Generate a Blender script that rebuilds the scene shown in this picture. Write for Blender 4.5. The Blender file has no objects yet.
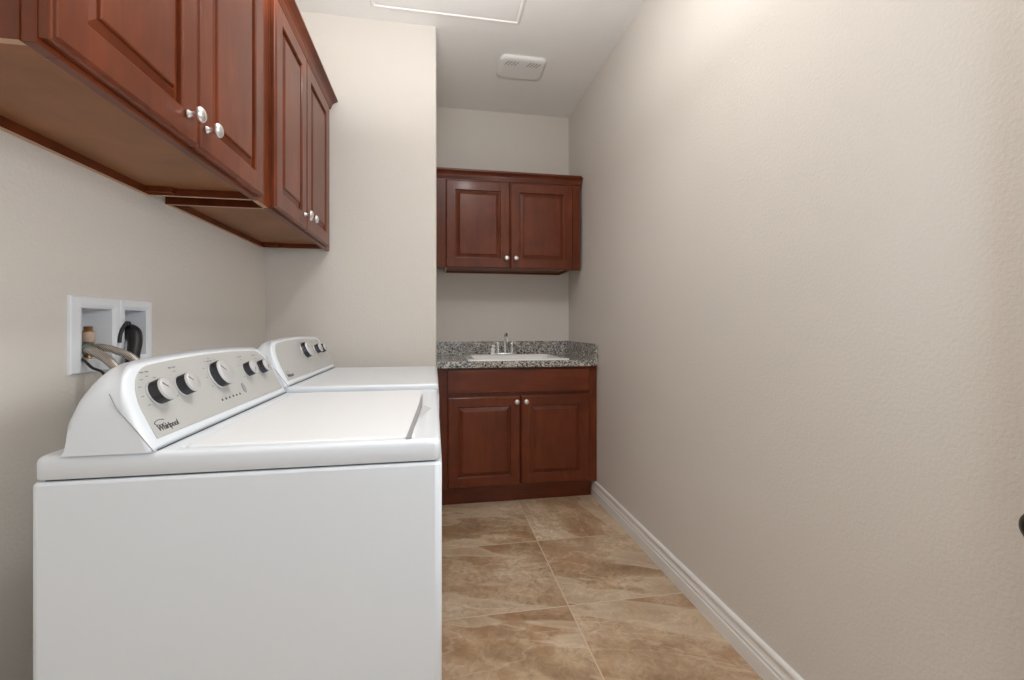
import bpy, bmesh, math, random
from mathutils import Vector, Matrix
random.seed(7)
S = bpy.context.scene
C = S.collection

# ------------------------------------------------------------ camera, world, lights, exposure
F_PX = 439.44
CAM_H = 1.123
cd = bpy.data.cameras.new('camera')
cam = bpy.data.objects.new('camera', cd); C.objects.link(cam)
cd.sensor_fit = 'HORIZONTAL'; cd.sensor_width = 36.0
cd.lens = 36.0 * F_PX / 1024.0
cd.shift_y = -(340.0 - 326.06) / 1024.0
cd.clip_start = 0.02
cam.location = (0, 0, CAM_H)
cam.rotation_euler = (math.radians(90), 0, -0.1753)
S.camera = cam

w = bpy.data.worlds.new('world'); S.world = w; w.use_nodes = True
w.node_tree.nodes['Background'].inputs[0].default_value = (0.80, 0.90, 1.0, 1)
w.node_tree.nodes['Background'].inputs[1].default_value = 1.0

def area(name, loc, rot, size, power, col, size_y=None, shape='DISK'):
    l = bpy.data.lights.new(name, 'AREA'); l.shape = shape; l.size = size
    if size_y: l.shape = 'RECTANGLE'; l.size_y = size_y
    l.energy = power; l.color = col
    o = bpy.data.objects.new(name, l); C.objects.link(o); o.location = loc; o.rotation_euler = rot
    return o
def lamp(name, loc, r, power, col):
    l = bpy.data.lights.new(name, 'POINT'); l.shadow_soft_size = r; l.energy = power; l.color = col
    o = bpy.data.objects.new(name, l); C.objects.link(o); o.location = loc
# ceiling fixture of the room: a bright downlight and a globe
area('ceiling_lamp_down', (0.33, 1.12, 2.66), (0, 0, 0), 0.14, 6.5, (1.0, 0.99, 0.97))
lamp('ceiling_lamp_globe', (0.33, 1.12, 2.58), 0.10, 0.8, (1.0, 0.99, 0.97))
area('ceiling_bounce_fill', (-0.08, 1.15, 2.10), (math.radians(180), 0, 0), 0.55, 25, (1.0, 0.99, 0.975))  # added uplight with no fixture, bounces fill off the ceiling
# two unseen fill lights, added right of the camera to lift the left side
lamp('point_fill', (0.80, 0.05, 1.35), 0.14, 10, (0.84, 0.93, 1.0))
area('side_fill', (0.82, 0.25, 1.60), (0, math.radians(90), 0), 0.3, 8.0, (0.98, 0.99, 1.0), 1.2)

S.cycles.max_bounces = 16; S.cycles.diffuse_bounces = 12
S.view_settings.view_transform = 'Standard'
S.view_settings.look = 'None'
S.view_settings.exposure = 0.08
S.view_settings.gamma = 1.0
S.view_settings.use_curve_mapping = False

# ------------------------------------------------------------ materials
def srgb(r, g, b):
    f = lambda c: (c / 255 / 12.92) if c / 255 <= 0.04045 else ((c / 255 + 0.055) / 1.055) ** 2.4
    return (f(r), f(g), f(b), 1)
def mat(name, col, rough=0.5, metal=0.0, coat=0.0, spec=0.5):
    m = bpy.data.materials.new(name); m.use_nodes = True
    b = m.node_tree.nodes['Principled BSDF']
    b.inputs['Base Color'].default_value = col
    b.inputs['Roughness'].default_value = rough
    b.inputs['Metallic'].default_value = metal
    b.inputs['Coat Weight'].default_value = coat
    b.inputs['Coat Roughness'].default_value = 0.12
    b.inputs['Specular IOR Level'].default_value = spec
    return m
def N(m, t, **kw):
    n = m.node_tree.nodes.new(t)
    for k, v in kw.items(): setattr(n, k, v)
    return n
def L(m, a, b): m.node_tree.links.new(a, b)
def bsdf(m): return m.node_tree.nodes['Principled BSDF']
def ramp(m, stops, interp='LINEAR'):
    r = N(m, 'ShaderNodeValToRGB'); cr = r.color_ramp; cr.interpolation = interp
    while len(cr.elements) < len(stops): cr.elements.new(0.5)
    for e, (p, c) in zip(cr.elements, stops): e.position = p; e.color = c
    return r
def coords(m, scale=(1, 1, 1), rot=(0, 0, 0)):
    t = N(m, 'ShaderNodeNewGeometry'); mp = N(m, 'ShaderNodeMapping')
    mp.inputs['Scale'].default_value = scale; mp.inputs['Rotation'].default_value = rot
    L(m, t.outputs['Position'], mp.inputs['Vector']); return mp.outputs['Vector']
def noise(m, vec, scale, detail=4, rough=0.5, dist=0.0):
    n = N(m, 'ShaderNodeTexNoise'); n.inputs['Scale'].default_value = scale
    n.inputs['Detail'].default_value = detail; n.inputs['Roughness'].default_value = rough
    n.inputs['Distortion'].default_value = dist; L(m, vec, n.inputs['Vector']); return n
def bump(m, h, strength, dist=0.01):
    b = N(m, 'ShaderNodeBump'); b.inputs['Strength'].default_value = strength
    b.inputs['Distance'].default_value = dist
    L(m, h, b.inputs['Height']); L(m, b.outputs[0], bsdf(m).inputs['Normal'])
def mix(m, fac, a, b, mode='MIX'):
    n = N(m, 'ShaderNodeMix', data_type='RGBA', blend_type=mode)
    for sock, v in ((n.inputs[0], fac), (n.inputs[6], a), (n.inputs[7], b)):
        if isinstance(v, (float, int, tuple)): sock.default_value = v
        else: L(m, v, sock)
    return n.outputs[2]
def math_n(m, op, a, b=None):
    n = N(m, 'ShaderNodeMath', operation=op)
    for i, v in enumerate((a, b)):
        if v is None: continue
        if isinstance(v, (float, int)): n.inputs[i].default_value = v
        else: L(m, v, n.inputs[i])
    return n.outputs[0]

def wall_mat(name, col, strength):
    m = mat(name, col, 0.75, spec=0.25)
    v = coords(m)
    n = noise(m, v, 115, 3, 0.55)
    n2 = noise(m, v, 1.4, 2, 0.5)
    r = ramp(m, [(0.3, tuple(c * 0.97 for c in col[:3]) + (1,)), (0.7, col)])
    L(m, n2.outputs[0], r.inputs[0]); L(m, r.outputs[0], bsdf(m).inputs['Base Color'])
    bump(m, n.outputs[0], strength, 0.006)
    return m
M = {}
M['wall'] = wall_mat('wall_paint', (0.68, 0.645, 0.598, 1), 0.27)
M['ceiling'] = wall_mat('ceiling_paint', (0.82, 0.815, 0.80, 1), 0.12)
M['trim'] = mat('white_trim', (0.80, 0.79, 0.77, 1), 0.35)
M['enamel'] = mat('white_enamel', (0.745, 0.785, 0.83, 1), 0.28, coat=0.12)
M['lid'] = mat('white_lid_enamel', (0.82, 0.84, 0.86, 1), 0.38, coat=0.05)
M['seam'] = mat('dark_seam', (0.05, 0.05, 0.055, 1), 0.6)
M['panel'] = mat('silver_grey_panel', (0.47, 0.47, 0.455, 1), 0.42)
M['knob_dark'] = mat('charcoal_knob_skirt', (0.018, 0.018, 0.022, 1), 0.35)
M['knob_cap'] = mat('satin_grey_knob_cap', (0.56, 0.56, 0.56, 1), 0.35, metal=0.25)
M['ink'] = mat('dark_grey_print', (0.07, 0.07, 0.075, 1), 0.5)
M['ink2'] = mat('mid_grey_print', (0.22, 0.22, 0.22, 1), 0.5)
M['slot'] = mat('grey_recess', (0.30, 0.30, 0.31, 1), 0.6)
M['pocket'] = mat('pale_grey_pocket', (0.55, 0.555, 0.56, 1), 0.5)
M['nickel'] = mat('brushed_nickel', (0.82, 0.81, 0.80, 1), 0.30, metal=0.85)
M['chrome'] = mat('chrome', (0.80, 0.81, 0.83, 1), 0.16, metal=1.0)
M['bronze'] = mat('oil_rubbed_bronze', (0.035, 0.026, 0.02, 1), 0.4, metal=0.6)
M['rubber'] = mat('black_rubber', (0.012, 0.012, 0.014, 1), 0.45)
M['brass'] = mat('brass', (0.45, 0.25, 0.10, 1), 0.35, metal=0.9)
M['label'] = mat('pale_label', (0.55, 0.42, 0.32, 1), 0.6)
M['green'] = mat('dull_green_handle', (0.06, 0.10, 0.085, 1), 0.5)
M['box'] = mat('white_plastic', (0.76, 0.79, 0.83, 1), 0.4)
M['ceramic'] = mat('white_ceramic', (0.85, 0.85, 0.84, 1), 0.12, coat=0.5)
M['fan'] = mat('white_fan_cover', (0.76, 0.76, 0.75, 1), 0.45)
M['raw'] = mat('raw_pale_wood_edge', (0.55, 0.36, 0.24, 1), 0.7)
M['black'] = mat('black_opening', (0.01, 0.01, 0.01, 1), 0.8)

def hose_mat():
    m = mat('braided_steel_hose', (0.42, 0.38, 0.33, 1), 0.4, metal=0.6)
    v = coords(m); wv = N(m, 'ShaderNodeTexWave', wave_type='BANDS', bands_direction='DIAGONAL')
    wv.inputs['Scale'].default_value = 120; L(m, v, wv.inputs['Vector'])
    r = ramp(m, [(0.2, (0.22, 0.19, 0.16, 1)), (0.8, (0.60, 0.55, 0.49, 1))])
    L(m, wv.outputs['Fac'], r.inputs[0]); L(m, r.outputs[0], bsdf(m).inputs['Base Color'])
    return m
M['hose'] = hose_mat()

def wood_mat(name, dark, light, rough=0.33, coat=0.10, axis='Z'):
    m = mat(name, light, rough, coat=coat, spec=0.32)
    sc = {'Z': (6, 6, 0.9), 'X': (0.9, 6, 6), 'Y': (6, 0.9, 6)}[axis]
    v = coords(m, sc)
    n = noise(m, v, 3.0, 5, 0.6, 1.2)
    v2 = coords(m)
    n2 = noise(m, v2, 5.5, 4, 0.55, 0.6)
    r = ramp(m, [(0.15, dark), (0.85, light)])
    L(m, n.outputs[0], r.inputs[0])
    r2 = ramp(m, [(0.35, (0.72, 0.66, 0.62, 1)), (0.7, (1.15, 1.1, 1.05, 1))])
    L(m, n2.outputs[0], r2.inputs[0])
    L(m, mix(m, 0.7, r.outputs[0], r2.outputs[0], 'MULTIPLY'), bsdf(m).inputs['Base Color'])
    bump(m, n.outputs[0], 0.03, 0.002)
    return m
WD, WL = (0.088, 0.018, 0.006, 1), (0.200, 0.046, 0.0135, 1)
M['wood'] = wood_mat('cherry_stained_wood', WD, WL)
M['wood_x'] = wood_mat('cherry_stained_wood_crosswise', WD, WL, axis='X')
M['wood_y'] = wood_mat('cherry_stained_wood_lengthwise', WD, WL, axis='Y')
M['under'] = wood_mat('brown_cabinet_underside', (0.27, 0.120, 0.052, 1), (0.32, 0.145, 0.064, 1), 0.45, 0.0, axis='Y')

def granite_mat():
    m = mat('speckled_granite', (0.4, 0.38, 0.36, 1), 0.14, coat=0.4)
    v = coords(m)
    vo = N(m, 'ShaderNodeTexVoronoi'); vo.inputs['Scale'].default_value = 135; L(m, v, vo.inputs['Vector'])
    sep = N(m, 'ShaderNodeSeparateColor'); L(m, vo.outputs['Color'], sep.inputs[0])
    r = ramp(m, [(0.0, (0.035, 0.035, 0.040, 1)), (0.13, (0.19, 0.185, 0.185, 1)), (0.34, (0.36, 0.35, 0.325, 1)),
                 (0.52, (0.55, 0.52, 0.46, 1)), (0.76, (0.34, 0.26, 0.21, 1)), (0.83, (0.68, 0.66, 0.61, 1))], 'CONSTANT')
    L(m, sep.outputs[0], r.inputs[0])
    n = noise(m, v, 30, 5, 0.6)
    r2 = ramp(m, [(0.38, (0.62, 0.63, 0.65, 1)), (0.62, (1.08, 1.06, 1.03, 1))])
    L(m, n.outputs[0], r2.inputs[0])
    L(m, mix(m, 0.85, r.outputs[0], r2.outputs[0], 'MULTIPLY'), bsdf(m).inputs['Base Color'])
    return m
M['granite'] = granite_mat()

TILE, TX, TY = 0.54, 0.531, 2.238
def floor_mat():
    m = mat('travertine_look_tile', (0.4, 0.3, 0.22, 1), 0.32, coat=0.08)
    g = N(m, 'ShaderNodeNewGeometry'); sp = N(m, 'ShaderNodeSeparateXYZ'); L(m, g.outputs['Position'], sp.inputs[0])
    ux = math_n(m, 'DIVIDE', math_n(m, 'SUBTRACT', sp.outputs[0], TX), TILE)
    uy = math_n(m, 'DIVIDE', math_n(m, 'SUBTRACT', sp.outputs[1], TY), TILE)
    ix, iy = math_n(m, 'FLOOR', ux), math_n(m, 'FLOOR', uy)
    fx, fy = math_n(m, 'FRACT', ux), math_n(m, 'FRACT', uy)
    def edge(f): return math_n(m, 'MINIMUM', f, math_n(m, 'SUBTRACT', 1.0, f))
    e = math_n(m, 'MINIMUM', edge(fx), edge(fy))
    grout = math_n(m, 'LESS_THAN', e, 0.0042)
    ci = N(m, 'ShaderNodeCombineXYZ'); L(m, ix, ci.inputs[0]); L(m, iy, ci.inputs[1])
    wn = N(m, 'ShaderNodeTexWhiteNoise', noise_dimensions='3D'); L(m, ci.outputs[0], wn.inputs['Vector'])
    # each tile: its own direction and its own stretch of stone
    cf = N(m, 'ShaderNodeCombineXYZ'); L(m, fx, cf.inputs[0]); L(m, fy, cf.inputs[1])
    ang = math_n(m, 'ADD', math_n(m, 'MULTIPLY', math_n(m, 'FLOOR', math_n(m, 'MULTIPLY', wn.outputs['Value'], 2.0)), 1.15), 0.28)
    vr = N(m, 'ShaderNodeVectorRotate', rotation_type='Z_AXIS'); L(m, cf.outputs[0], vr.inputs['Vector']); L(m, ang, vr.inputs['Angle'])
    off = N(m, 'ShaderNodeVectorMath', operation='MULTIPLY_ADD'); L(m, wn.outputs['Color'], off.inputs[0])
    off.inputs[1].default_value = (11, 11, 11); L(m, vr.outputs[0], off.inputs[2])
    st = N(m, 'ShaderNodeVectorMath', operation='MULTIPLY'); L(m, off.outputs[0], st.inputs[0]); st.inputs[1].default_value = (0.7, 1.7, 1)
    base = noise(m, st.outputs[0], 1.3, 5, 0.55, 0.5)
    grain = noise(m, off.outputs[0], 13.0, 8, 0.72, 1.2)
    r = ramp(m, [(0.30, srgb(150, 122, 97)), (0.44, srgb(172, 146, 118)), (0.55, srgb(194, 171, 144)), (0.70, srgb(208, 191, 168))])
    L(m, base.outputs[0], r.inputs[0])
    r2 = ramp(m, [(0.34, (0.62, 0.57, 0.51, 1)), (0.5, (1.0, 0.99, 0.98, 1)), (0.66, (1.36, 1.34, 1.31, 1))])
    L(m, grain.outputs[0], r2.inputs[0])
    col = mix(m, 0.70, r.outputs[0], r2.outputs[0], 'MULTIPLY')
    # brown patches, greyer patches
    pf = noise(m, off.outputs[0], 1.9, 5, 0.62, 0.6)
    rp = ramp(m, [(0.47, (0, 0, 0, 1)), (0.60, (1, 1, 1, 1))]); L(m, pf.outputs[0], rp.inputs[0])
    col = mix(m, math_n(m, 'MULTIPLY', rp.outputs[0], 0.50), col, srgb(160, 120, 84))
    # broad pale bands with one crisp edge, lying along the stone
    s3 = N(m, 'ShaderNodeVectorMath', operation='MULTIPLY'); L(m, off.outputs[0], s3.inputs[0]); s3.inputs[1].default_value = (0.45, 1.5, 1)
    bf = noise(m, s3.outputs[0], 1.5, 3, 0.45, 0.35)
    rb = ramp(m, [(0.0, (0, 0, 0, 1)), (0.545, (0, 0, 0, 1)), (0.556, (1, 1, 1, 1)), (0.66, (0.25, 0.25, 0.25, 1))])
    L(m, bf.outputs[0], rb.inputs[0])
    col = mix(m, math_n(m, 'MULTIPLY', rb.outputs[0], 0.55), col, srgb(210, 194, 170))
    # thin pale veins
    vf = noise(m, s3.outputs[0], 1.15, 5, 0.5, 0.9)
    vd = math_n(m, 'ABSOLUTE', math_n(m, 'SUBTRACT', vf.outputs[0], 0.5))
    rv = ramp(m, [(0.0, (1, 1, 1, 1)), (0.012, (0, 0, 0, 1))]); L(m, vd, rv.inputs[0])
    col = mix(m, math_n(m, 'MULTIPLY', rv.outputs[0], 0.32), col, srgb(226, 208, 184))
    rg = ramp(m, [(0.0, (0.97, 0.97, 0.98, 1)), (1.0, (1.14, 1.13, 1.11, 1))]); L(m, wn.outputs['Value'], rg.inputs[0])
    col = mix(m, 1.0, col, rg.outputs[0], 'MULTIPLY')
    col = mix(m, grout, col, srgb(208, 192, 168))
    L(m, col, bsdf(m).inputs['Base Color'])
    h = math_n(m, 'SUBTRACT', math_n(m, 'MULTIPLY', grain.outputs[0], 0.25), math_n(m, 'MULTIPLY', grout, 0.4))
    bump(m, h, 0.25, 0.004)
    return m
M['floor'] = floor_mat()

# ------------------------------------------------------------ mesh helpers
def obj(name, bm, m, parent=None, smooth=False, bevel=None, seg=2):
    me = bpy.data.meshes.new(name)
    bmesh.ops.recalc_face_normals(bm, faces=bm.faces)
    bm.to_mesh(me); bm.free()
    for x in (m if isinstance(m, (list, tuple)) else [m]): me.materials.append(x)
    o = bpy.data.objects.new(name, me); C.objects.link(o)
    if parent is not None: o.parent = parent
    if bevel:
        b = o.modifiers.new('bevel', 'BEVEL'); b.width = bevel; b.segments = seg; b.limit_method = 'ANGLE'
        b.angle_limit = math.radians(40); b.use_clamp_overlap = True
    if smooth:
        for p in me.polygons: p.use_smooth = True
    return o
def tag(o, label=None, cat=None, group=None, kind=None):
    if label: o['label'] = label
    if cat: o['category'] = cat
    if group: o['group'] = group
    if kind: o['kind'] = kind
    return o
def thing(name, loc, label, cat, group=None):
    o = bpy.data.objects.new(name, None); C.objects.link(o); o.location = loc
    o.empty_display_size = 0.05
    return tag(o, label, cat, group)
def local(bm, loc):
    bmesh.ops.translate(bm, vec=-Vector(loc), verts=bm.verts); return bm
def box(bm, x0, x1, y0, y1, z0, z1, mi=0):
    vs = [bm.verts.new(p) for p in ((x0,y0,z0),(x1,y0,z0),(x1,y1,z0),(x0,y1,z0),(x0,y0,z1),(x1,y0,z1),(x1,y1,z1),(x0,y1,z1))]
    fs = []
    for f in ((0,3,2,1),(4,5,6,7),(0,1,5,4),(1,2,6,5),(2,3,7,6),(3,0,4,7)):
        fc = bm.faces.new([vs[i] for i in f]); fc.material_index = mi; fs.append(fc)
    return fs
def boxes(*bs):
    bm = bmesh.new()
    for b in bs: box(bm, *b)
    return bm
def bridge(bm, loops, cap0=True, cap1=True, mi=0, closed=True):
    vl = [[bm.verts.new(p) for p in lp] for lp in loops]
    n = len(vl[0])
    for a, b in zip(vl, vl[1:]):
        for i in range(n if closed else n - 1):
            j = (i + 1) % n
            f = bm.faces.new((a[i], a[j], b[j], b[i])); f.material_index = mi
    if cap0: bm.faces.new(list(reversed(vl[0]))).material_index = mi
    if cap1: bm.faces.new(vl[-1]).material_index = mi
    return vl
def frame_of(axis):
    a = Vector(axis).normalized()
    t = Vector((0, 0, 1)) if abs(a.z) < 0.9 else Vector((1, 0, 0))
    u = a.cross(t).normalized(); v = a.cross(u).normalized()
    return a, u, v
def lathe(bm, origin, axis, prof, n=32, mi=None, cap0=True, cap1=True):
    """prof: list of (r, h[, material index of the band that follows])"""
    a, u, v = frame_of(axis); o = Vector(origin)
    rings = []
    for p in prof:
        r, h = p[0], p[1]
        rings.append([bm.verts.new(o + a * h + (u * math.cos(2*math.pi*i/n) + v * math.sin(2*math.pi*i/n)) * max(r, 1e-5)) for i in range(n)])
    for k in range(len(rings) - 1):
        for i in range(n):
            j = (i + 1) % n
            f = bm.faces.new((rings[k][i], rings[k][j], rings[k+1][j], rings[k+1][i]))
            f.material_index = prof[k][2] if len(prof[k]) > 2 else 0
            f.smooth = True
    if cap0: f = bm.faces.new(rings[0]); f.material_index = prof[0][2] if len(prof[0]) > 2 else 0
    if cap1: f = bm.faces.new(rings[-1]); f.material_index = prof[-1][2] if len(prof[-1]) > 2 else 0
    return bm
def spline(pts, n=10):
    P = [Vector(p) for p in pts]; P = [P[0]*2 - P[1]] + P + [P[-1]*2 - P[-2]]
    out = []
    for i in range(1, len(P) - 2):
        for k in range(n):
            t = k / n; a, b, c, d = P[i-1], P[i], P[i+1], P[i+2]
            out.append(0.5 * ((2*b) + (c - a)*t + (2*a - 5*b + 4*c - d)*t*t + (3*b - a - 3*c + d)*t**3))
    out.append(P[-2]); return out
def tube(bm, pts, r, n=12, mi=0, ridges=0.0):
    rings = []; prev = None
    for i, p in enumerate(pts):
        d = (pts[min(i+1, len(pts)-1)] - pts[max(i-1, 0)]).normalized()
        if prev is None: _, u, v = frame_of(d)
        else:
            u = (prev - d * prev.dot(d)).normalized(); v = d.cross(u)
        prev = u
        rr = (r(i / (len(pts)-1)) if callable(r) else r) * (1 + (ridges if i % 2 else 0))
        rings.append([p + (u * math.cos(2*math.pi*k/n) + v * math.sin(2*math.pi*k/n)) * rr for k in range(n)])
    bridge(bm, rings, mi=mi)
    for f in bm.faces: f.smooth = True
    return bm
def rrect(x0, x1, y0, y1, r, n=6):
    """rounded rectangle as 2-D points, anticlockwise; r a number or four radii (bl, br, tr, tl)"""
    rs = r if isinstance(r, (list, tuple)) else (r,) * 4
    out = []
    for (cx, cy, a0, q) in ((x0, y0, 180, 0), (x1, y0, 270, 1), (x1, y1, 0, 2), (x0, y1, 90, 3)):
        rr = rs[q]
        ox = cx + rr if q in (0, 3) else cx - rr; oy = cy + rr if q in (0, 1) else cy - rr
        for k in range(n + 1):
            a = math.radians(a0 + 90 * k / n); out.append((ox + rr * math.cos(a), oy + rr * math.sin(a)))
    return out

# a raised-panel cabinet door, built flat: u across, v up, d out of the front, then placed
def door_bm(w_, h_, place, t=0.019, fw=0.060, slab=False):
    bm = bmesh.new()
    if slab: st = [(0, 0), (0, t - 0.004), (0.0015, t - 0.0015), (0.004, t)]
    else: st = [(0, 0), (0, t - 0.008), (0.0015, t - 0.006), (0.004, t - 0.005), (0.0055, t - 0.0015), (0.008, t), (fw, t), (fw + 0.0015, t - 0.001), (fw + 0.003, t - 0.0035), (fw + 0.0035, t - 0.0115),
                (fw + 0.008, t - 0.0125), (fw + 0.012, t - 0.0115), (fw + 0.026, t - 0.0070), (fw + 0.0275, t - 0.0065), (fw + 0.029, t - 0.0020), (fw + 0.032, t - 0.0005)]
    loops = []
    for i, d in st:
        loops.append([place(i, i, d), place(w_ - i, i, d), place(w_ - i, h_ - i, d), place(i, h_ - i, d)])
    bridge(bm, loops)
    return bm
def place_back(x0, y, z0):   # facing -Y: the viewer; u runs +X
    return lambda u, v, d: (x0 + u, y - d, z0 + v)
def place_left(x, y0, z0):   # facing +X; u runs +Y
    return lambda u, v, d: (x + d, y0 + u, z0 + v)
def knob_bm(at, axis, s=1.0):
    bm = bmesh.new()
    lathe(bm, at, axis, [(0.0085*s, 0), (0.0085*s, 0.002*s), (0.0052*s, 0.006*s), (0.0048*s, 0.014*s), (0.0075*s, 0.0190*s),
                         (0.0150*s, 0.0215*s), (0.0165*s, 0.0245*s), (0.0160*s, 0.0275*s), (0.0125*s, 0.0310*s), (0.006*s, 0.0330*s), (0.0, 0.0333*s)], 28, cap1=False)
    return bm

# ------------------------------------------------------------ the setting
XL, XR, YB, YR, ZC = -0.8525, 1.0437, 3.330, -1.40, 2.761
XP, YP = 0.0123, 2.442
def struct(name, bm, m, **kw): return tag(obj(name, bm, m, **kw), kind='structure')
struct('floor', boxes((XL-.1, XR+.1, YR-.1, YB+.1, -0.06, 0)), M['floor'])
struct('ceiling', boxes((XL-.1, XR+.1, YR-.1, YB+.1, ZC, ZC+.06)), M['ceiling'])
struct('wall_right', boxes((XR, XR+.1, YR-.1, YB+.1, 0, ZC)), M['wall'])
# left wall, with the hole the outlet box sits in
HY0, HY1, HZ0, HZ1 = 1.232, 1.492, 1.030, 1.176
struct('wall_left', boxes((XL-.12, XL, YR-.1, HY0, 0, ZC), (XL-.12, XL, HY1, YP+.01, 0, ZC), (XL-.12, XL, HY0, HY1, 0, HZ0),
                          (XL-.12, XL, HY0, HY1, HZ1, ZC)), M['wall'])
pier = bmesh.new()    # projecting wall behind the dryer, corner slightly rounded
def pier_loop(z):
    r = 0.012; c = [(XP - r + r*math.cos(math.radians(a)), YP + r + r*math.sin(math.radians(a))) for a in (-90, -60, -30, 0)]
    return [(XL-.12, YB+.1, z), (XL-.12, YP, z)] + [(x, y, z) for x, y in c] + [(XP, YB+.1, z)]
bridge(pier, [pier_loop(0), pier_loop(ZC)])
struct('wall_alcove', pier, M['wall'])
struct('wall_back', boxes((XP, XR, YB, YB+.1, 0, ZC)), M['wall'])
struct('wall_rear', boxes((XL, -0.45, YR-.1, YR, 0, ZC), (0.60, XR, YR-.1, YR, 0, ZC), (-0.45, 0.60, YR-.1, YR, 2.08, ZC)), M['wall'])
# baseboard of the right wall: moulded profile swept along the wall
prof = [(0, 0), (0.0155, 0), (0.0155, 0.052), (0.0135, 0.0545), (0.0115, 0.056), (0.0115, 0.060), (0.0135, 0.0625), (0.0135, 0.068),
        (0.0105, 0.072), (0.0085, 0.080), (0.0085, 0.088), (0.0105, 0.0905), (0.0125, 0.096), (0.0120, 0.103), (0.009, 0.108), (0.004, 0.110), (0, 0.110)]
bb = bmesh.new()
bridge(bb, [[(XR - d, y, z) for d, z in prof] for y in (YR, 2.785)])
struct('baseboard_right', bb, M['trim'])

# the open door folded back against the right wall: just out of the picture, its knob reaches in
dr = struct('door_1', boxes((0.992, 1.024, -0.24, 0.574, 0.012, 2.04)), M['trim'], bevel=0.002)
kb = bmesh.new()
lathe(kb, (0.992, 0.529, 0.803), (-1, 0, 0), [(0.033, 0), (0.033, 0.004), (0.026, 0.008), (0.013, 0.012), (0.012, 0.026), (0.020, 0.033), (0.029, 0.041),
      (0.0315, 0.051), (0.029, 0.060), (0.019, 0.067), (0.0, 0.069)], 36, cap1=False)
obj('door_knob', kb, M['bronze'], dr)['label'] = 'dark bronze round knob'

# ------------------------------------------------------------ attic hatch and fan on the ceiling
hx0, hx1, hy0, hy1 = -0.315, 0.452, 1.58, 2.335
t = thing('attic_hatch', ((hx0+hx1)/2, (hy0+hy1)/2, ZC), 'white rectangular attic access panel with raised edge moulding in the ceiling', 'hatch')
bm = bmesh.new()
pr = [(0, 0), (0, 0.007), (0.004, 0.011), (0.014, 0.011), (0.018, 0.006), (0.028, 0.006), (0.028, 0)]
bridge(bm, [[(hx0+i, hy0+i, ZC-d), (hx1-i, hy0+i, ZC-d), (hx1-i, hy1-i, ZC-d), (hx0+i, hy1-i, ZC-d)] for i, d in pr], cap0=False, cap1=False)
obj('moulding', local(bm, t.location), M['ceiling'], t)
bm = boxes((hx0+.027, hx1-.027, hy0+.027, hy1-.027, ZC-.006, ZC))
obj('panel', local(bm, t.location), M['ceiling'], t)

fx0, fx1, fy0, fy1 = 0.392, 0.685, 2.608, 2.845
t = thing('exhaust_fan', ((fx0+fx1)/2, (fy0+fy1)/2, ZC), 'white rounded exhaust fan cover with small slots on the alcove ceiling', 'exhaust fan')
bm = bmesh.new()
lp = []
for i, d in ((0, 0), (0, 0.007), (0.003, 0.013), (0.010, 0.018), (0.024, 0.021), (0.05, 0.022)):
    lp.append([(x, y, ZC - d) for x, y in rrect(fx0+i, fx1-i, fy0+i, fy1-i, 0.045 - i*0.5)])
bridge(bm, lp)
obj('cover', local(bm, t.location), M['fan'], t, smooth=True)
for s in (0, 1):
    bm = bmesh.new()
    for k in range(4):
        cx = (fx0 + 0.048 + 0.020*k) if s == 0 else (fx1 - 0.108 + 0.020*k)
        cy = fy0 + 0.052 + 0.001*k
        a = math.radians(118); dx, dy = math.cos(a)*0.024, math.sin(a)*0.024; px, py = -math.sin(a)*0.0024, math.cos(a)*0.0024
        z0, z1 = ZC - 0.0228, ZC - 0.018
        q = [(cx-dx-px, cy-dy-py), (cx+dx-px, cy+dy-py), (cx+dx+px, cy+dy+py), (cx-dx+px, cy-dy+py)]
        bridge(bm, [[(x, y, z0) for x, y in q], [(x, y, z1) for x, y in q]])
    obj('slots', local(bm, t.location), M['slot'], t)['label'] = 'group of dark diagonal vent slots'

# ------------------------------------------------------------ wall cabinets
def carcass(bm, x0, x1, y0, y1, z0, z1, back, rec=0.022, th=0.013):
    """back: 'L' = hung on the left wall (back at x0), 'B' = hung on the back wall (back at y1).  slot 1 = raw bottom edges, slot 2 = underside"""
    if back == 'L':
        parts = [(x0, x1, y0, y0+th), (x0, x1, y1-th, y1), (x0, x0+th, y0+th, y1-th)]
        und = (x0+th, x1, y0+th, y1-th)
    else:
        parts = [(x0, x0+th, y0, y1), (x1-th, x1, y0, y1), (x0+th, x1-th, y1-th, y1)]
        und = (x0+th, x1-th, y0, y1-th)
    for p in parts:
        fs = box(bm, *p, z0, z1); fs[0].material_index = 1
    fs = box(bm, *und, z0+rec, z0+rec+0.01); fs[0].material_index = 2
    box(bm, *und, z1-0.012, z1)
def frame_bars(bars):
    bm = bmesh.new()
    for b in bars: box(bm, *b)
    return bm
def crown_bm(path, z0, h=0.050, proj=0.042):
    """path: list of (point2d, outward2d) corner stations already mitred"""
    pf = [(0, 0), (0.006, 0), (0.008, 0.006), (0.011, 0.012), (0.014, 0.022), (0.022, 0.032), (0.032, 0.038), (0.036, 0.040), (proj, 0.042), (proj, h), (0, h)]
    pf = [(a, b*h/0.050) for a, b in pf]
    bm = bmesh.new()
    bridge(bm, [[(p[0]+o[0]*d, p[1]+o[1]*d, z0+z) for d, z in pf] for p, o in path])
    return bm

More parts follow.
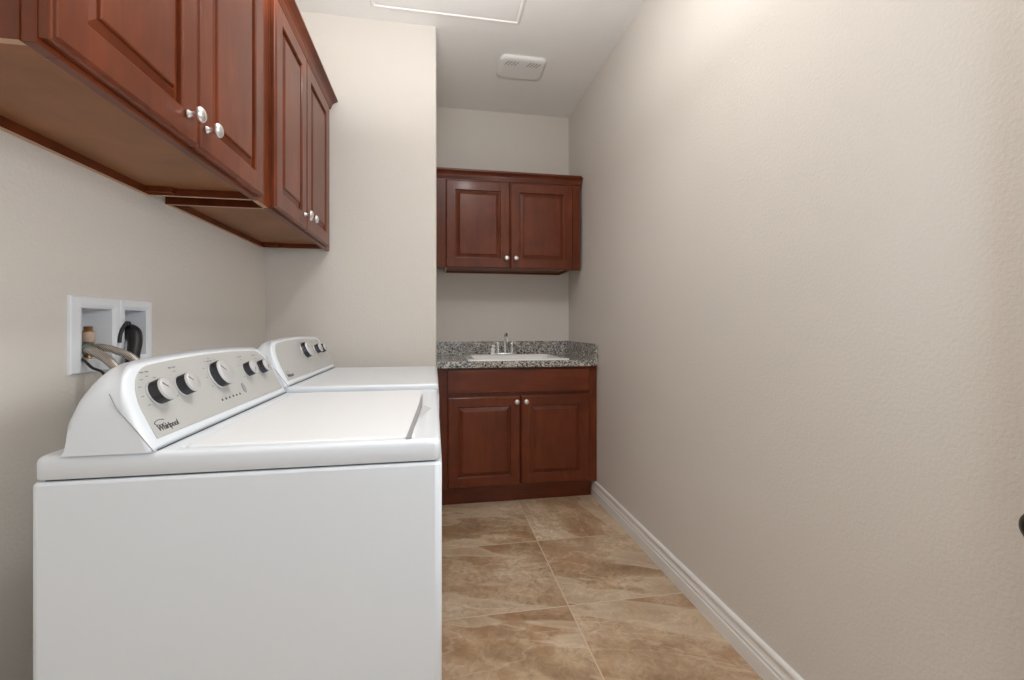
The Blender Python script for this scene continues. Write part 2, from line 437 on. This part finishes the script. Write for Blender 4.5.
Z0 = 1.515
FX = -0.541        # face-frame front plane of the left cabinets
def left_cabinet(name, label, y0, y1, doors, ztop, knob_y, fill_to=None, near=0.0):
    t = thing(name, (XL, (y0+y1)/2, Z0), label, 'wall cabinet')
    P = t.location
    bm = bmesh.new(); carcass(bm, XL+0.001, FX-0.019, y0, y1, Z0, ztop, 'L')
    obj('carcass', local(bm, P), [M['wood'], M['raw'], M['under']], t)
    ya, yb = y0 + near, fill_to or y1
    f = frame_bars([(FX-.019, FX, ya, y0+.040, Z0, ztop), (FX-.019, FX, yb-.040, yb, Z0, ztop),
                    (FX-.019, FX, y0+.040, yb-.040, Z0, Z0+.038), (FX-.019, FX, y0+.040, yb-.040, ztop-.045, ztop)])
    obj('face_frame', local(f, P), M['wood_y'], t, bevel=0.001)
    for (a, b), ky in zip(doors, knob_y):
        d = obj('door', local(door_bm(b-a, ztop-0.028-(Z0+.008), place_left(FX+.001, a, Z0+.008)), P), M['wood'], t)
        k = obj('knob', knob_bm(Vector((FX+.023, ky, 1.577)) - P, (1, 0, 0)), M['nickel'], d)
        k['label'] = 'brushed nickel mushroom knob'
    return t
ZT = 2.262
c1 = left_cabinet('wall_cabinet', 'cherry wood wall cabinet above the front washer, nearest the camera on the left wall', 0.710, 1.492,
                  [(0.714, 1.094), (1.098, 1.482)], ZT, (1.046, 1.124), near=0.002)
c2 = left_cabinet('wall_cabinet', 'cherry wood wall cabinet above the dryer, beside the projecting wall', 1.585, 2.380,
                  [(1.590, 1.948), (1.952, 2.345)], ZT, (1.905, 1.985), fill_to=2.438)
# crown along the tops of both, one length per cabinet
for t, ya, yb in ((c1, 0.690, 1.494), (c2, 1.582, 2.438)):
    bm = crown_bm([((FX, ya), (1, 0)), ((FX, yb), (1, 0))], ZT-0.002)
    obj('crown_moulding', local(bm, t.location), M['wood_y'], t)
# filler strip closing the gap between the two
bm = boxes((FX-.020, FX-.003, 1.493, 1.584, Z0+.001, ZT))
for f in bm.faces:
    if f.calc_center_median().z < Z0 + .005: f.material_index = 1
tag(obj('filler_strip', bm, [M['wood'], M['raw']]), 'dark wood filler strip closing the gap between the two left wall cabinets', 'filler strip')
# mounting cleats in the recess below the cabinets
for t, y in ((c1, 1.492), (c2, 2.380)):
    bm = boxes((XL+.016, XL+.085, y-.030, y-.0135, Z0+.006, Z0+.022))
    obj('cleat', local(bm, t.location), M['wood_y'], t)

# back wall cabinet
bx0, bx1, byf, ZB = 0.0133, 1.0245, 3.001, 1.520
t = thing('wall_cabinet', ((bx0+bx1)/2, YB, Z0), 'two-door cherry wood wall cabinet above the sink', 'wall cabinet')
P = t.location; zt = 2.128
bm = bmesh.new(); carcass(bm, 0.074, 0.968, byf+.019, YB-.001, ZB+.001, zt, 'B', rec=.014)
for f in bm.faces:
    if f.material_index == 2: f.material_index = 0
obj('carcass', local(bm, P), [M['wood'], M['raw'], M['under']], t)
f = frame_bars([(bx0, .085, byf, byf+.019, ZB, zt), (.958, bx1, byf, byf+.019, ZB, zt), (.085, .958, byf, byf+.019, ZB, ZB+.036), (.085, .958, byf, byf+.019, zt-.04, zt),
                (.495, .535, byf, byf+.019, ZB+.036, zt-.04)])
obj('face_frame', local(f, P), M['wood'], t, bevel=0.001)
for a, b, kx in ((.077, .5135, .488), (.5175, .968, .553)):
    d = obj('door', local(door_bm(b-a, 2.112-(ZB-.001), place_back(a, byf-.001, ZB-.001), fw=.064), P), M['wood'], t)
    obj('knob', knob_bm(Vector((kx, byf-.023, 1.587)) - P, (0, -1, 0)), M['nickel'], d)['label'] = 'brushed nickel mushroom knob'
bm = crown_bm([((bx0, byf), (0, -1)), ((bx1-.001, byf), (0.45, -1)), ((bx1-.001, YB), (0.45, 0))], zt-.004, h=0.056, proj=0.020)
obj('crown_moulding', local(bm, P), M['wood_x'], t)

# ------------------------------------------------------------ sink base cabinet
yf = 2.722
t = thing('base_cabinet', (0.53, 3.0, 0), 'cherry wood sink base cabinet with two doors and a false drawer', 'base cabinet')
P = t.location
CT = 0.866
bm = boxes((0.018, 0.034, yf+.019, YB-.002, .115, CT), (1.020, 1.0400, yf+.019, YB-.002, .115, CT), (0.034, 1.020, YB-.012, YB-.002, .115, CT),
           (0.034, 1.020, yf+.019, YB-.012, .115, .131))
obj('carcass', local(bm, P), M['wood'], t)
f = frame_bars([(.018, .095, yf, yf+.019, .115, CT), (.972, 1.0425, yf, yf+.019, .115, CT), (.095, .972, yf, yf+.019, .115, .150), (.095, .972, yf, yf+.019, CT-.032, CT),
                (.095, .972, yf, yf+.019, .684, .716), (.515, .555, yf, yf+.019, .150, .684)])
obj('face_frame', local(f, P), M['wood'], t, bevel=0.001)
obj('toe_kick', local(boxes((0.018, 1.024, 2.790, 2.804, 0, .115)), P), M['wood_x'], t)
obj('drawer_front', local(door_bm(.986-.080, .850-.708, place_back(.080, yf-.001, .708), slab=True), P), M['wood_x'], t)
for a, b, kx in ((.080, .5315, .506), (.5365, .986, .566)):
    d = obj('door', local(door_bm(b-a, .687-.129, place_back(a, yf-.001, .129), fw=.060), P), M['wood'], t)
    obj('knob', knob_bm(Vector((kx, yf-.023, .652)) - P, (0, -1, 0)), M['nickel'], d)['label'] = 'brushed nickel mushroom knob'

# ------------------------------------------------------------ granite worktop with cut-out, splashes
t = thing('countertop', (0.53, 3.0, CT), 'speckled grey granite countertop with back and side splash', 'countertop')
P = t.location
TOP = 0.906
sx0, sx1, sy0, sy1 = 0.205, 0.858, 2.706, 3.222
hole = rrect(sx0+.03, sx1-.03, sy0+.03, sy1-.03, 0.03)
outer = []
X0, X1, Y0, Y1 = 0.0135, 1.0425, 2.690, YB-.001
for (x, y) in hole:   # outer point for each hole point, so the slab is a ring
    cx, cy = (sx0+sx1)/2, (sy0+sy1)/2
    outer.append((X0 if x < cx else X1, Y0 if y < cy else Y1))
bm = bmesh.new()
n = len(hole)
def lay(pts, z): return [bm.verts.new((x, y, z)) for x, y in pts]
ho_t, ho_b = lay(hole, TOP), lay(hole, CT)
cor_t = [bm.verts.new((x, y, TOP)) for x, y in ((X0, Y0), (X1, Y0), (X1, Y1), (X0, Y1))]
cor_b = [bm.verts.new((x, y, CT)) for x, y in ((X0, Y0), (X1, Y0), (X1, Y1), (X0, Y1))]
q = n // 4
for H_, Cn in ((ho_t, cor_t), (ho_b, cor_b)):
    for k in range(4):
        arc = H_[k*q:(k+1)*q]
        for i in range(len(arc)-1): bm.faces.new((Cn[k], arc[i], arc[i+1]))
        bm.faces.new((Cn[k], arc[-1], H_[((k+1)*q) % n], Cn[(k+1) % 4]))
for i in range(n): bm.faces.new((ho_t[i], ho_t[(i+1) % n], ho_b[(i+1) % n], ho_b[i]))
for k in range(4): bm.faces.new((cor_t[k], cor_t[(k+1) % 4], cor_b[(k+1) % 4], cor_b[k]))
obj('slab', local(bm, P), M['granite'], t, bevel=0.003)
obj('backsplash', local(boxes((X0, XR-.001, YB-.021, YB-.001, TOP, 1.008)), P), M['granite'], t, bevel=0.002)
obj('sidesplash', local(boxes((XR-.021, XR-.001, 2.694, YB-.021, TOP, 1.008)), P), M['granite'], t, bevel=0.002)

# sink: drop-in rim and basin
t = thing('sink', ((sx0+sx1)/2, (sy0+sy1)/2, TOP), 'white drop-in sink set into the granite countertop', 'sink')
bm = bmesh.new()
lp = []
for i, z, r in ((0, TOP+.0005, .022), (0, TOP+.006, .022), (.004, TOP+.010, .020), (.030, TOP+.010, .018)):
    lp.append([(x, y, z) for x, y in rrect(sx0+i, sx1-i, sy0+i, sy1-i, r)])
for i, z, r in ((0, TOP+.009, .05), (.006, TOP-.002, .05), (.012, TOP-.03, .05), (.03, TOP-.17, .06), (.07, TOP-.19, .05)):
    lp.append([(x, y, z) for x, y in rrect(sx0+.045+i, sx1-.045-i, sy0+.04+i, sy1-.095-i, r)])
bridge(bm, lp, cap0=False)
obj('basin', local(bm, t.location), M['ceramic'], t, smooth=True)
bm = bmesh.new(); lathe(bm, (0.532, 2.96, TOP-.192), (0, 0, 1), [(0.040, 0), (0.040, 0.004), (0.034, 0.006), (0.02, 0.003), (0.0, 0.003)], 24, cap1=False)
obj('drain', local(bm, t.location), M['chrome'], t)

# faucet
fx, fy, fz = 0.510, 3.172, TOP+.0101
t = thing('faucet', (fx, fy, fz), 'chrome two-handle faucet with tall arched spout behind the sink', 'faucet')
P = t.location
bm = bmesh.new()
bridge(bm, [[(x, y, fz+z) for x, y in rrect(fx-.075+i, fx+.075-i, fy-.026+i, fy+.026-i, .024-i)] for i, z in ((0, 0), (0, .008), (.003, .013), (.008, .015))])
obj('base_plate', local(bm, P), M['chrome'], t, smooth=True)
bm = bmesh.new()
sp = spline([(fx, fy, fz+.01), (fx, fy, fz+.07), (fx, fy-.004, fz+.120), (fx, fy-.030, fz+.150), (fx, fy-.062, fz+.150), (fx, fy-.090, fz+.120), (fx, fy-.096, fz+.095)], 8)
tube(bm, sp, lambda s: .0125 - .0035*min(1, s*2), 16)
obj('spout', local(bm, P), M['chrome'], t)
for s in (-1, 1):
    bm = bmesh.new()
    lathe(bm, (fx+s*.051, fy, fz+.012), (0, 0, 1), [(.0165, 0), (.0150, .012), (.0115, .022), (.0110, .058), (.0140, .066), (.0125, .076), (.005, .080), (0, .0803)], 24, cap1=False)
    tube(bm, spline([(fx+s*.051, fy, fz+.084), (fx+s*.058, fy-.010, fz+.090), (fx+s*.068, fy-.022, fz+.092)], 5), .0042, 10)
    obj('handle', local(bm, P), M['chrome'], t)
t = thing('sprayer', (0.420, 3.175, fz), 'small white capped sprayer standing left of the faucet', 'sprayer')
bm = bmesh.new()
lathe(bm, (.420, 3.175, fz), (0, 0, 1), [(.019, 0), (.019, .004), (.015, .009), (.014, .026), (.017, .032), (.016, .040), (.009, .045), (0, .046)], 24, cap1=False)
obj('holder', local(bm, t.location), M['ceramic'], t)
bm = bmesh.new()
lathe(bm, (.420, 3.175, fz+.044), (0.2, -0.25, 1), [(.009, 0), (.010, .010), (.013, .018), (.012, .026), (0, .028)], 20, cap1=False)
obj('spray_head', local(bm, t.location), M['ceramic'], t)

# ------------------------------------------------------------ washer and dryer
def text_mesh(txt, size, ext=0.0003):
    cu = bpy.data.curves.new('t', 'FONT'); cu.body = txt; cu.size = size; cu.extrude = ext; cu.align_x = 'LEFT'
    cu.resolution_u = 3; cu.space_character = 0.93; cu.offset = size*0.018
    o = bpy.data.objects.new('t', cu); C.objects.link(o)
    bpy.context.view_layer.update()
    me = bpy.data.meshes.new_from_object(o.evaluated_get(bpy.context.evaluated_depsgraph_get()))
    bpy.data.objects.remove(o); return me
def smoothstep_round(y, y0, y1, r):
    """height factor of the arched console outline at y: 1 in the middle, falling to 0 at the ends over r"""
    d = min(y - y0, y1 - y)
    if d >= r: return 0.0
    q = 1 - max(d, 0) / r
    return 1 - math.sqrt(max(0, 1 - q*q))
def appliance(name, label, cat, y0, y1, zd, xf, xb, knobs, washer):
    t = thing(name, ((xf+xb)/2, (y0+y1)/2, 0), label, cat)
    P = t.location; zs = zd - 0.043
    # body
    bm = bmesh.new()
    ring = rrect(xb, xf, y0, y1, .014, 5)
    bridge(bm, [[(x, y, z) for x, y in ring] for z in (.022, zs-.006)] + [[(x, y, zs-.001) for x, y in rrect(xb+.004, xf-.004, y0+.004, y1-.004, .011, 5)]])
    b = obj('body', local(bm, P), M['enamel'], t)
    for f in b.data.polygons:
        if abs(f.normal.z) < .5 and f.area < .02: f.use_smooth = True
    bm = bmesh.new()
    bridge(bm, [[(x, y, z) for x, y in rrect(xb+.012, xf-.010, y0+.010, y1-.010, .01, 5)] for z in (zs-.003, zs+.004)])
    obj('seam', local(bm, P), M['seam'], t)
    for sx in (xb+.05, xf-.05):
        for sy in (y0+.05, y1-.05):
            bm = bmesh.new(); lathe(bm, (sx, sy, 0), (0, 0, 1), [(.022, 0), (.022, .008), (.012, .010), (.012, .03)], 16)
            obj('foot', local(bm, P), M['rubber'], t)
    # deck: soft rolled edge, with the lid well (washer)
    bm = bmesh.new(); lp = []
    for i, z, r in ((.006, zs+.002, .012), (.003, zs+.004, .014), (.003, zd-.011, .014), (.0042, zd-.0055, .014), (.0075, zd-.002, .014), (.012, zd, .014)):
        lp.append([(x, y, z) for x, y in rrect(xb+i, xf-i, y0+i, y1-i, r, 5)])
    lx0, lx1, ly0, ly1 = -.455, xf-.055, y0+.030, y1-.030
    if washer:
        lp.append([(x, y, zd) for x, y in rrect(lx0-.006, lx1+.022, ly0-.006, ly1+.006, .012, 5)])
        lp.append([(x, y, zd-.0015) for x, y in rrect(lx0-.003, lx1+.014, ly0-.002, ly1+.002, .010, 5)])
        lp.append([(x, y, zd-.004) for x, y in rrect(lx0-.002, lx1+.003, ly0-.001, ly1+.001, .010, 5)])
    else:
        lp.append([(x, y, zd) for x, y in rrect(lx0-.01, lx1+.02, ly0-.006, ly1+.006, .012, 5)])
        lp.append([(x, y, zd-.0025) for x, y in rrect(lx0-.002, lx1+.012, ly0, ly1, .012, 5)])
    bridge(bm, lp)
    d = obj('deck', local(bm, P), M['enamel'], t)
    for f in d.data.polygons:
        if f.area < .05: f.use_smooth = True
    if washer:
        bm = bmesh.new(); lp = []
        for i, z in ((.0015, zd-.0045), (.0005, zd-.001), (.002, zd+.0008), (.006, zd+.0018), (.014, zd+.0022), (.045, zd+.0012)):
            lp.append([(x, y, z) for x, y in rrect(lx0+i, lx1-i, ly0+i, ly1-i, .012, 5)])
        bridge(bm, lp)
        l = obj('lid', local(bm, P), M['lid'], t, smooth=True)
        # finger pocket in front of the lid and its shaded slit
        bm = bmesh.new()
        q0 = [(lx1-.0150, y0+.014), (lx1-.0050, y0+.014), (lx1+.0065, y0+.40), (lx1+.003, y1-.125), (lx1-.002, y0+.40)]
        bridge(bm, [[(x, y, zd-.002) for x, y in q0], [(x, y, zd+.0030) for x, y in q0]])
        obj('lid_slit', local(bm, P), M['slot'], t)['label'] = 'grey slit along the front of the lid'
        bm = bmesh.new()
        tri = [(lx1+.008, y0+.22), (lx1+.032, y0+.34), (lx1+.012, y0+.38)]
        bridge(bm, [[(x, y, zd-.001) for x, y in tri], [(x, y, zd+.0008) for x, y in tri]])
        obj('finger_pocket', local(bm, P), M['pocket'], t)
    # console: arched wedge; stations along y, ring = profile in xz
    cy0, cy1 = y0-.0015, y1+.004
    bx, bz = -.487, zd                      # bottom front line
    tx, tz = -.080, .170                    # face direction
    Lf = math.hypot(tx, tz); T = Vector((tx/Lf, 0, tz/Lf)); Nn = Vector((T.z, 0, -T.x))
    def face_pt(y, s, out=0.0): return Vector((bx, y, bz)) + T*s + Nn*out
    def top_s(y, y0_, y1_, base, r, arch):
        m = (y - y0_) / (y1_ - y0_); m = min(max(m, 0), 1)
        return base + arch*(1 - (2*m-1)**2) - r*smoothstep_round(y, y0_, y1_, r)
    ys = []
    nst = 15
    for k in range(nst): ys.append(cy0 + .075*(1 - math.cos(math.pi/2*k/(nst-1))))
    ys += [cy0+.075 + (cy1-cy0-.15)*k/16 for k in range(1, 16)]
    ys += [cy1 - (y - cy0) for y in reversed(ys[:nst])]
    bm = bmesh.new(); rings = []
    for y in ys:
        hs = top_s(y, cy0, cy1, .168, .090, .014)
        # end roll: the front recedes a little close to the ends
        e = .010*smoothstep_round(y, cy0, cy1, .016)
        ring = []
        for s in (0.0, .08, .3, .6, .93): ring.append(face_pt(y, hs*s, -e*min(1, s/.08)))
        pk = face_pt(y, hs, -e)
        fr = face_pt(y, hs*.93, -e)
        xr = -.628
        ring.append(pk + Vector((-.004, 0, .000)))
        # roof going back then rolling down to the rear
        wdt = pk.x - xr
        zt_ = pk.z - bz
        for a in range(0, 7):
            al = math.radians(90 * a / 6)
            cxr = pk.x - wdt*.06 - (wdt*.94 - .008)*math.sin(al)**.95
            czr = bz + zt_ * (.30 + .70*max(0, math.cos(al))**.60) - .001
            ring.append(Vector((cxr, y, czr)))
        ring.append(Vector((xr+.005, y, bz + zt_*.10))); ring.append(Vector((xr, y, bz)))
        rings.append([tuple(v) for v in ring])
    bridge(bm, rings)
    con = obj('console', local(bm, P), M['enamel'], t, smooth=False)
    for f in con.data.polygons:
        f.use_smooth = f.area < .004
    # seam between the end caps and the front bezel, and line below the console
    bm = bmesh.new()
    tube(bm, [Vector(p) for p in ((bx+.0005, cy0+.012, bz+.0015), (bx+.0005, cy1-.012, bz+.0015))], .0011, 6)
    obj('console_gap', local(bm, P), M['seam'], con)
    bm = bmesh.new()
    sm = [Vector((bx+.001, cy0-.0003, bz+.002)), Vector((bx-.030, cy0-.0003, bz+.045)), Vector((bx-.055, cy0-.0003, bz+.078)), Vector((bx-.068, cy0+.001, bz+.105))]
    tube(bm, spline(sm, 5), .0008, 6)
    obj('end_cap_seam', local(bm, P), M['slot'], con)
    # grey control panel
    gy0, gy1 = cy0+.026, cy1-.024
    bot, pts = .020, []
    K = 46
    gys = []
    for k in range(K+1):
        m = k / K; gys.append(gy0 + (gy1-gy0) * (0.5 - 0.5*math.cos(math.pi*m)))
    up = [(y, top_s(y, gy0, gy1, .156, .080, .013)) for y in gys]
    outl = [(gy0, bot)] + [(y, s) for y, s in up] + [(gy1, bot)]
    o_in = [(gy0+.003, bot+.002)] + [(min(max(y, gy0+.003), gy1-.003), s-.002) for y, s in up] + [(gy1-.003, bot+.002)]
    bm = bmesh.new()
    bridge(bm, [[tuple(face_pt(y, s, -.002)) for y, s in outl], [tuple(face_pt(y, s, .0012)) for y, s in outl], [tuple(face_pt(y, s, .0018)) for y, s in o_in]])
    for (ky, ks, r) in knobs:
        for k in range(9):
            a = math.radians(-120 + 30*k)
            if r < .023 and k % 2: continue
            y, s = ky + math.sin(a)*(r*1.12+.012), ks + math.cos(a)*(r*1.12+.010)
            if s > .158: continue
            q = [(y-.0045, s-.0008), (y+.0045, s-.0008), (y+.0045, s+.0008), (y-.0045, s+.0008)]
            bridge(bm, [[tuple(face_pt(a_, b_, .0017)) for a_, b_ in q], [tuple(face_pt(a_, b_, .0021)) for a_, b_ in q]], mi=1)
        y, s = ky-.004, min(ks + r + .022, .150)
        for o_ in (-.011, .004):
            q = [(y+o_, s-.0014), (y+o_+.011, s-.0014), (y+o_+.011, s+.0014), (y+o_, s+.0014)]
            bridge(bm, [[tuple(face_pt(a_, b_, .0017)) for a_, b_ in q], [tuple(face_pt(a_, b_, .0021)) for a_, b_ in q]], mi=1)
    obj('control_panel', local(bm, P), [M['panel'], M['ink2']], con)['label'] = 'silver grey arched control panel'
    # knobs: charcoal skirt, satin cap with a pointer line
    for (ky, ks, r) in knobs:
        c0 = face_pt(ky, ks, .0018)
        bm = bmesh.new()
        lathe(bm, c0, Nn, [(r*1.06, 0, 0), (r*1.06, .002, 0), (r*.98, .003, 1), (r*1.0, .019, 1), (r*.97, .0205, 0), (r*.95, .0245, 0), (r*.86, .0265, 0), (0, .0268, 0)], 40, cap1=False)
        pd = (T*math.cos(.9) - Vector((0, 1, 0))*math.sin(.9)) if ky < (y0+y1)/2 else (T*math.cos(2.4) + Vector((0, -1, 0))*math.sin(2.4))
        sd = Nn.cross(pd)
        a = c0 + Nn*.0262
        q = [a + pd*r*.15 - sd*.0009, a + pd*r*.80 - sd*.0009, a + pd*r*.80 + sd*.0009, a + pd*r*.15 + sd*.0009]
        nf = len(bm.faces)
        bridge(bm, [[tuple(v) for v in q], [tuple(v + Nn*.001) for v in q]], mi=2)
        obj('knob', local(bm, P), [M['knob_cap'], M['knob_dark'], M['ink']], con)
    # printing
    def put(me, y, s, mname, nm):
        R = Matrix((( 0, T.x, Nn.x), (1, T.y, Nn.y), (0, T.z, Nn.z))).to_4x4()
        me.transform(Matrix.Translation(face_pt(y, s, .0021)) @ R); me.transform(Matrix.Translation(-P))
        me.materials.clear(); me.materials.append(M[mname])
        o = bpy.data.objects.new(nm, me); C.objects.link(o); o.parent = con; return o
    lg = put(text_mesh('Whirlpool', .0165), gy0+.013, .031, 'ink', 'brand_lettering')
    bm = bmesh.new()   # ring swoosh through the W of the mark
    cpt = face_pt(gy0+.026, .047, .0022)
    ringp = [cpt + Vector((0, 1, 0))*.015*math.cos(a) + T*.005*math.sin(a) for a in [math.radians(20 + 300*k/24) for k in range(25)]]
    tube(bm, ringp, .0006, 5)
    obj('brand_swoosh', local(bm, P), M['ink'], con)
    # tick marks round each knob, small caption bars above
    if washer:
        for k in range(6):
            bm = bmesh.new(); lathe(bm, face_pt(1.172+.0195*k, .048, .0016), Nn, [(.0030, 0), (.0030, .0012), (0, .0013)], 12, cap1=False)
            obj('indicator_light', local(bm, P), M['ink'], con)
        bm = bmesh.new()
        q = [(1.306+.009*math.cos(math.radians(a)), .060+.014*math.sin(math.radians(a))) for a in range(0, 360, 15)]
        bridge(bm, [[tuple(face_pt(a_, b_, .0012)) for a_, b_ in q], [tuple(face_pt(a_, b_, .0035)) for a_, b_ in q]])
        obj('start_button', local(bm, P), M['slot'], con)
    return t
XF, XB = 0.0150, -0.675
appliance('washing_machine', 'white top-loading washing machine in the foreground with grey console and five knobs', 'washing machine',
          0.873, 1.585, 0.900, XF, XB, [(.955, .102, .0240), (1.046, .104, .0225), (1.205, .110, .033), (1.373, .106, .0205), (1.470, .104, .0205)], True)
appliance('dryer', 'white dryer behind the washing machine with three knobs on its grey console', 'dryer',
          1.600, 2.318, 0.916, XF+.003, XB, [(1.955, .114, .033), (2.130, .110, .021), (2.215, .108, .020)], False)

# ------------------------------------------------------------ laundry outlet box in the left wall
oy0, oy1, oz0, oz1 = 1.203, 1.510, 1.006, 1.197
t = thing('outlet_box', (XL, (oy0+oy1)/2, oz0), 'white recessed laundry outlet box with two openings on the left wall', 'outlet box')
P = t.location
bm = bmesh.new()
ops = [(1.243, 1.346, 1.040, 1.168), (1.396, 1.486, 1.040, 1.168)]
xs = XL + .007
# face plate around the two openings (ring pieces joined)
def ringface(yo0, yo1, zo0, zo1, yi0, yi1, zi0, zi1):
    st = [((yo0, yo1, zo0, zo1), XL+.0002), ((yo0+.001, yo1-.001, zo0+.001, zo1-.001), XL+.005), ((yo0+.004, yo1-.004, zo0+.004, zo1-.004), xs),
          ((yi0-.010, yi1+.010, zi0-.010, zi1+.010), xs), ((yi0, yi1, zi0, zi1), xs-.004), ((yi0+.004, yi1-.004, zi0+.004, zi1-.004), XL-.075)]
    bridge(bm, [[(x, a, c), (x, b, c), (x, b, d), (x, a, d)] for (a, b, c, d), x in st], cap0=False, cap1=True)
ringface(oy0, 1.371, oz0, oz1, *ops[0])
ringface(1.371, oy1, oz0, oz1, *ops[1])
obj('housing', local(bm, P), M['box'], t)
# valve with brass body, label and green handle
for vy, dz in ((1.268, 0.0), (1.312, -.03)):
    bm = bmesh.new()
    lathe(bm, (XL-.030, vy, 1.046+dz), (0, 0, 1), [(.012, 0, 0), (.012, .024, 0), (.009, .026, 0), (.009, .034, 0), (.013, .037, 1), (.013, .056, 0), (.012, .058, 0), (.012, .066, 1), (.0135, .068, 1), (.0135, .092, 0), (.009, .095, 0), (.009, .106, 1), (0, .107, 1)], 20, cap1=False)
    obj('valve', local(bm, P), [M['brass'], M['label']], t)
bm = bmesh.new()
tube(bm, spline([(XL-.004, 1.246, 1.066), (XL+.004, 1.254, 1.073), (XL+.004, 1.266, 1.073), (XL-.004, 1.276, 1.066)], 5), .0080, 10)
obj('valve_handle', local(bm, P), M['green'], t)

def hose(name, pts, r, m, label, cat, group=None, ridges=0.0, n=12, seg=10):
    bm = bmesh.new(); tube(bm, spline(pts, seg), r, n, ridges=ridges)
    o = obj(name, bm, m); return tag(o, label, cat, group)
h1 = hose('water_hose', [(XL-.022, 1.270, 1.062), (XL+.008, 1.254, 1.064), (XL+.036, 1.244, 1.055), (XL+.074, 1.236, 1.028), (XL+.100, 1.240, .975), (XL+.105, 1.245, .85), (XL+.100, 1.250, .60)],
          .0105, M['hose'], 'braided tan water hose leaving the left side of the outlet box', 'hose')
h2 = hose('water_hose', [(XL-.020, 1.292, 1.068), (XL+.022, 1.285, 1.068), (XL+.052, 1.290, 1.058), (XL+.085, 1.296, 1.036), (XL+.110, 1.300, .985), (XL+.110, 1.305, .85), (XL+.105, 1.310, .60)],
          .0095, M['hose'], 'braided tan water hose crossing in front of the black drain hose', 'hose')
t = thing('drain_hose', (XL-.02, 1.425, 1.06), 'black ribbed drain hose elbow hooked into the right opening of the outlet box', 'drain hose')
P = t.location
bm = bmesh.new()
tube(bm, spline([(XL-.045, 1.440, 1.040), (XL-.040, 1.436, 1.080), (XL-.018, 1.425, 1.108), (XL+.014, 1.408, 1.106), (XL+.030, 1.392, 1.078), (XL+.036, 1.372, 1.035), (XL+.040, 1.360, .97), (XL+.045, 1.355, .70)], 12), lambda q: .0145 + .003*math.sin(min(q*1.6, 1)*math.pi), 16, ridges=.13)
obj('elbow', local(bm, P), M['rubber'], t)
bm = bmesh.new()
tube(bm, spline([(XL+.010, 1.392, 1.132), (XL+.010, 1.380, 1.122), (XL+.010, 1.366, 1.100), (XL+.010, 1.362, 1.078)], 6), .0048, 8)
lathe(bm, (XL+.010, 1.392, 1.120), (0, .3, 1), [(.0065, 0), (.0080, .012), (.006, .016), (0, .0165)], 14, cap1=False)
obj('hose_clip', local(bm, P), M['rubber'], t)
hose('power_cord', [(XL-.010, 1.252, 1.046), (XL+.012, 1.238, 1.038), (XL+.035, 1.228, 1.022), (XL+.060, 1.226, 1.008), (XL+.075, 1.215, .97), (XL+.07, 1.20, .90), (XL+.06, 1.20, .6)],
     .0032, M['rubber'], 'thin black cord drooping below the hoses at the outlet box', 'cord', n=8)
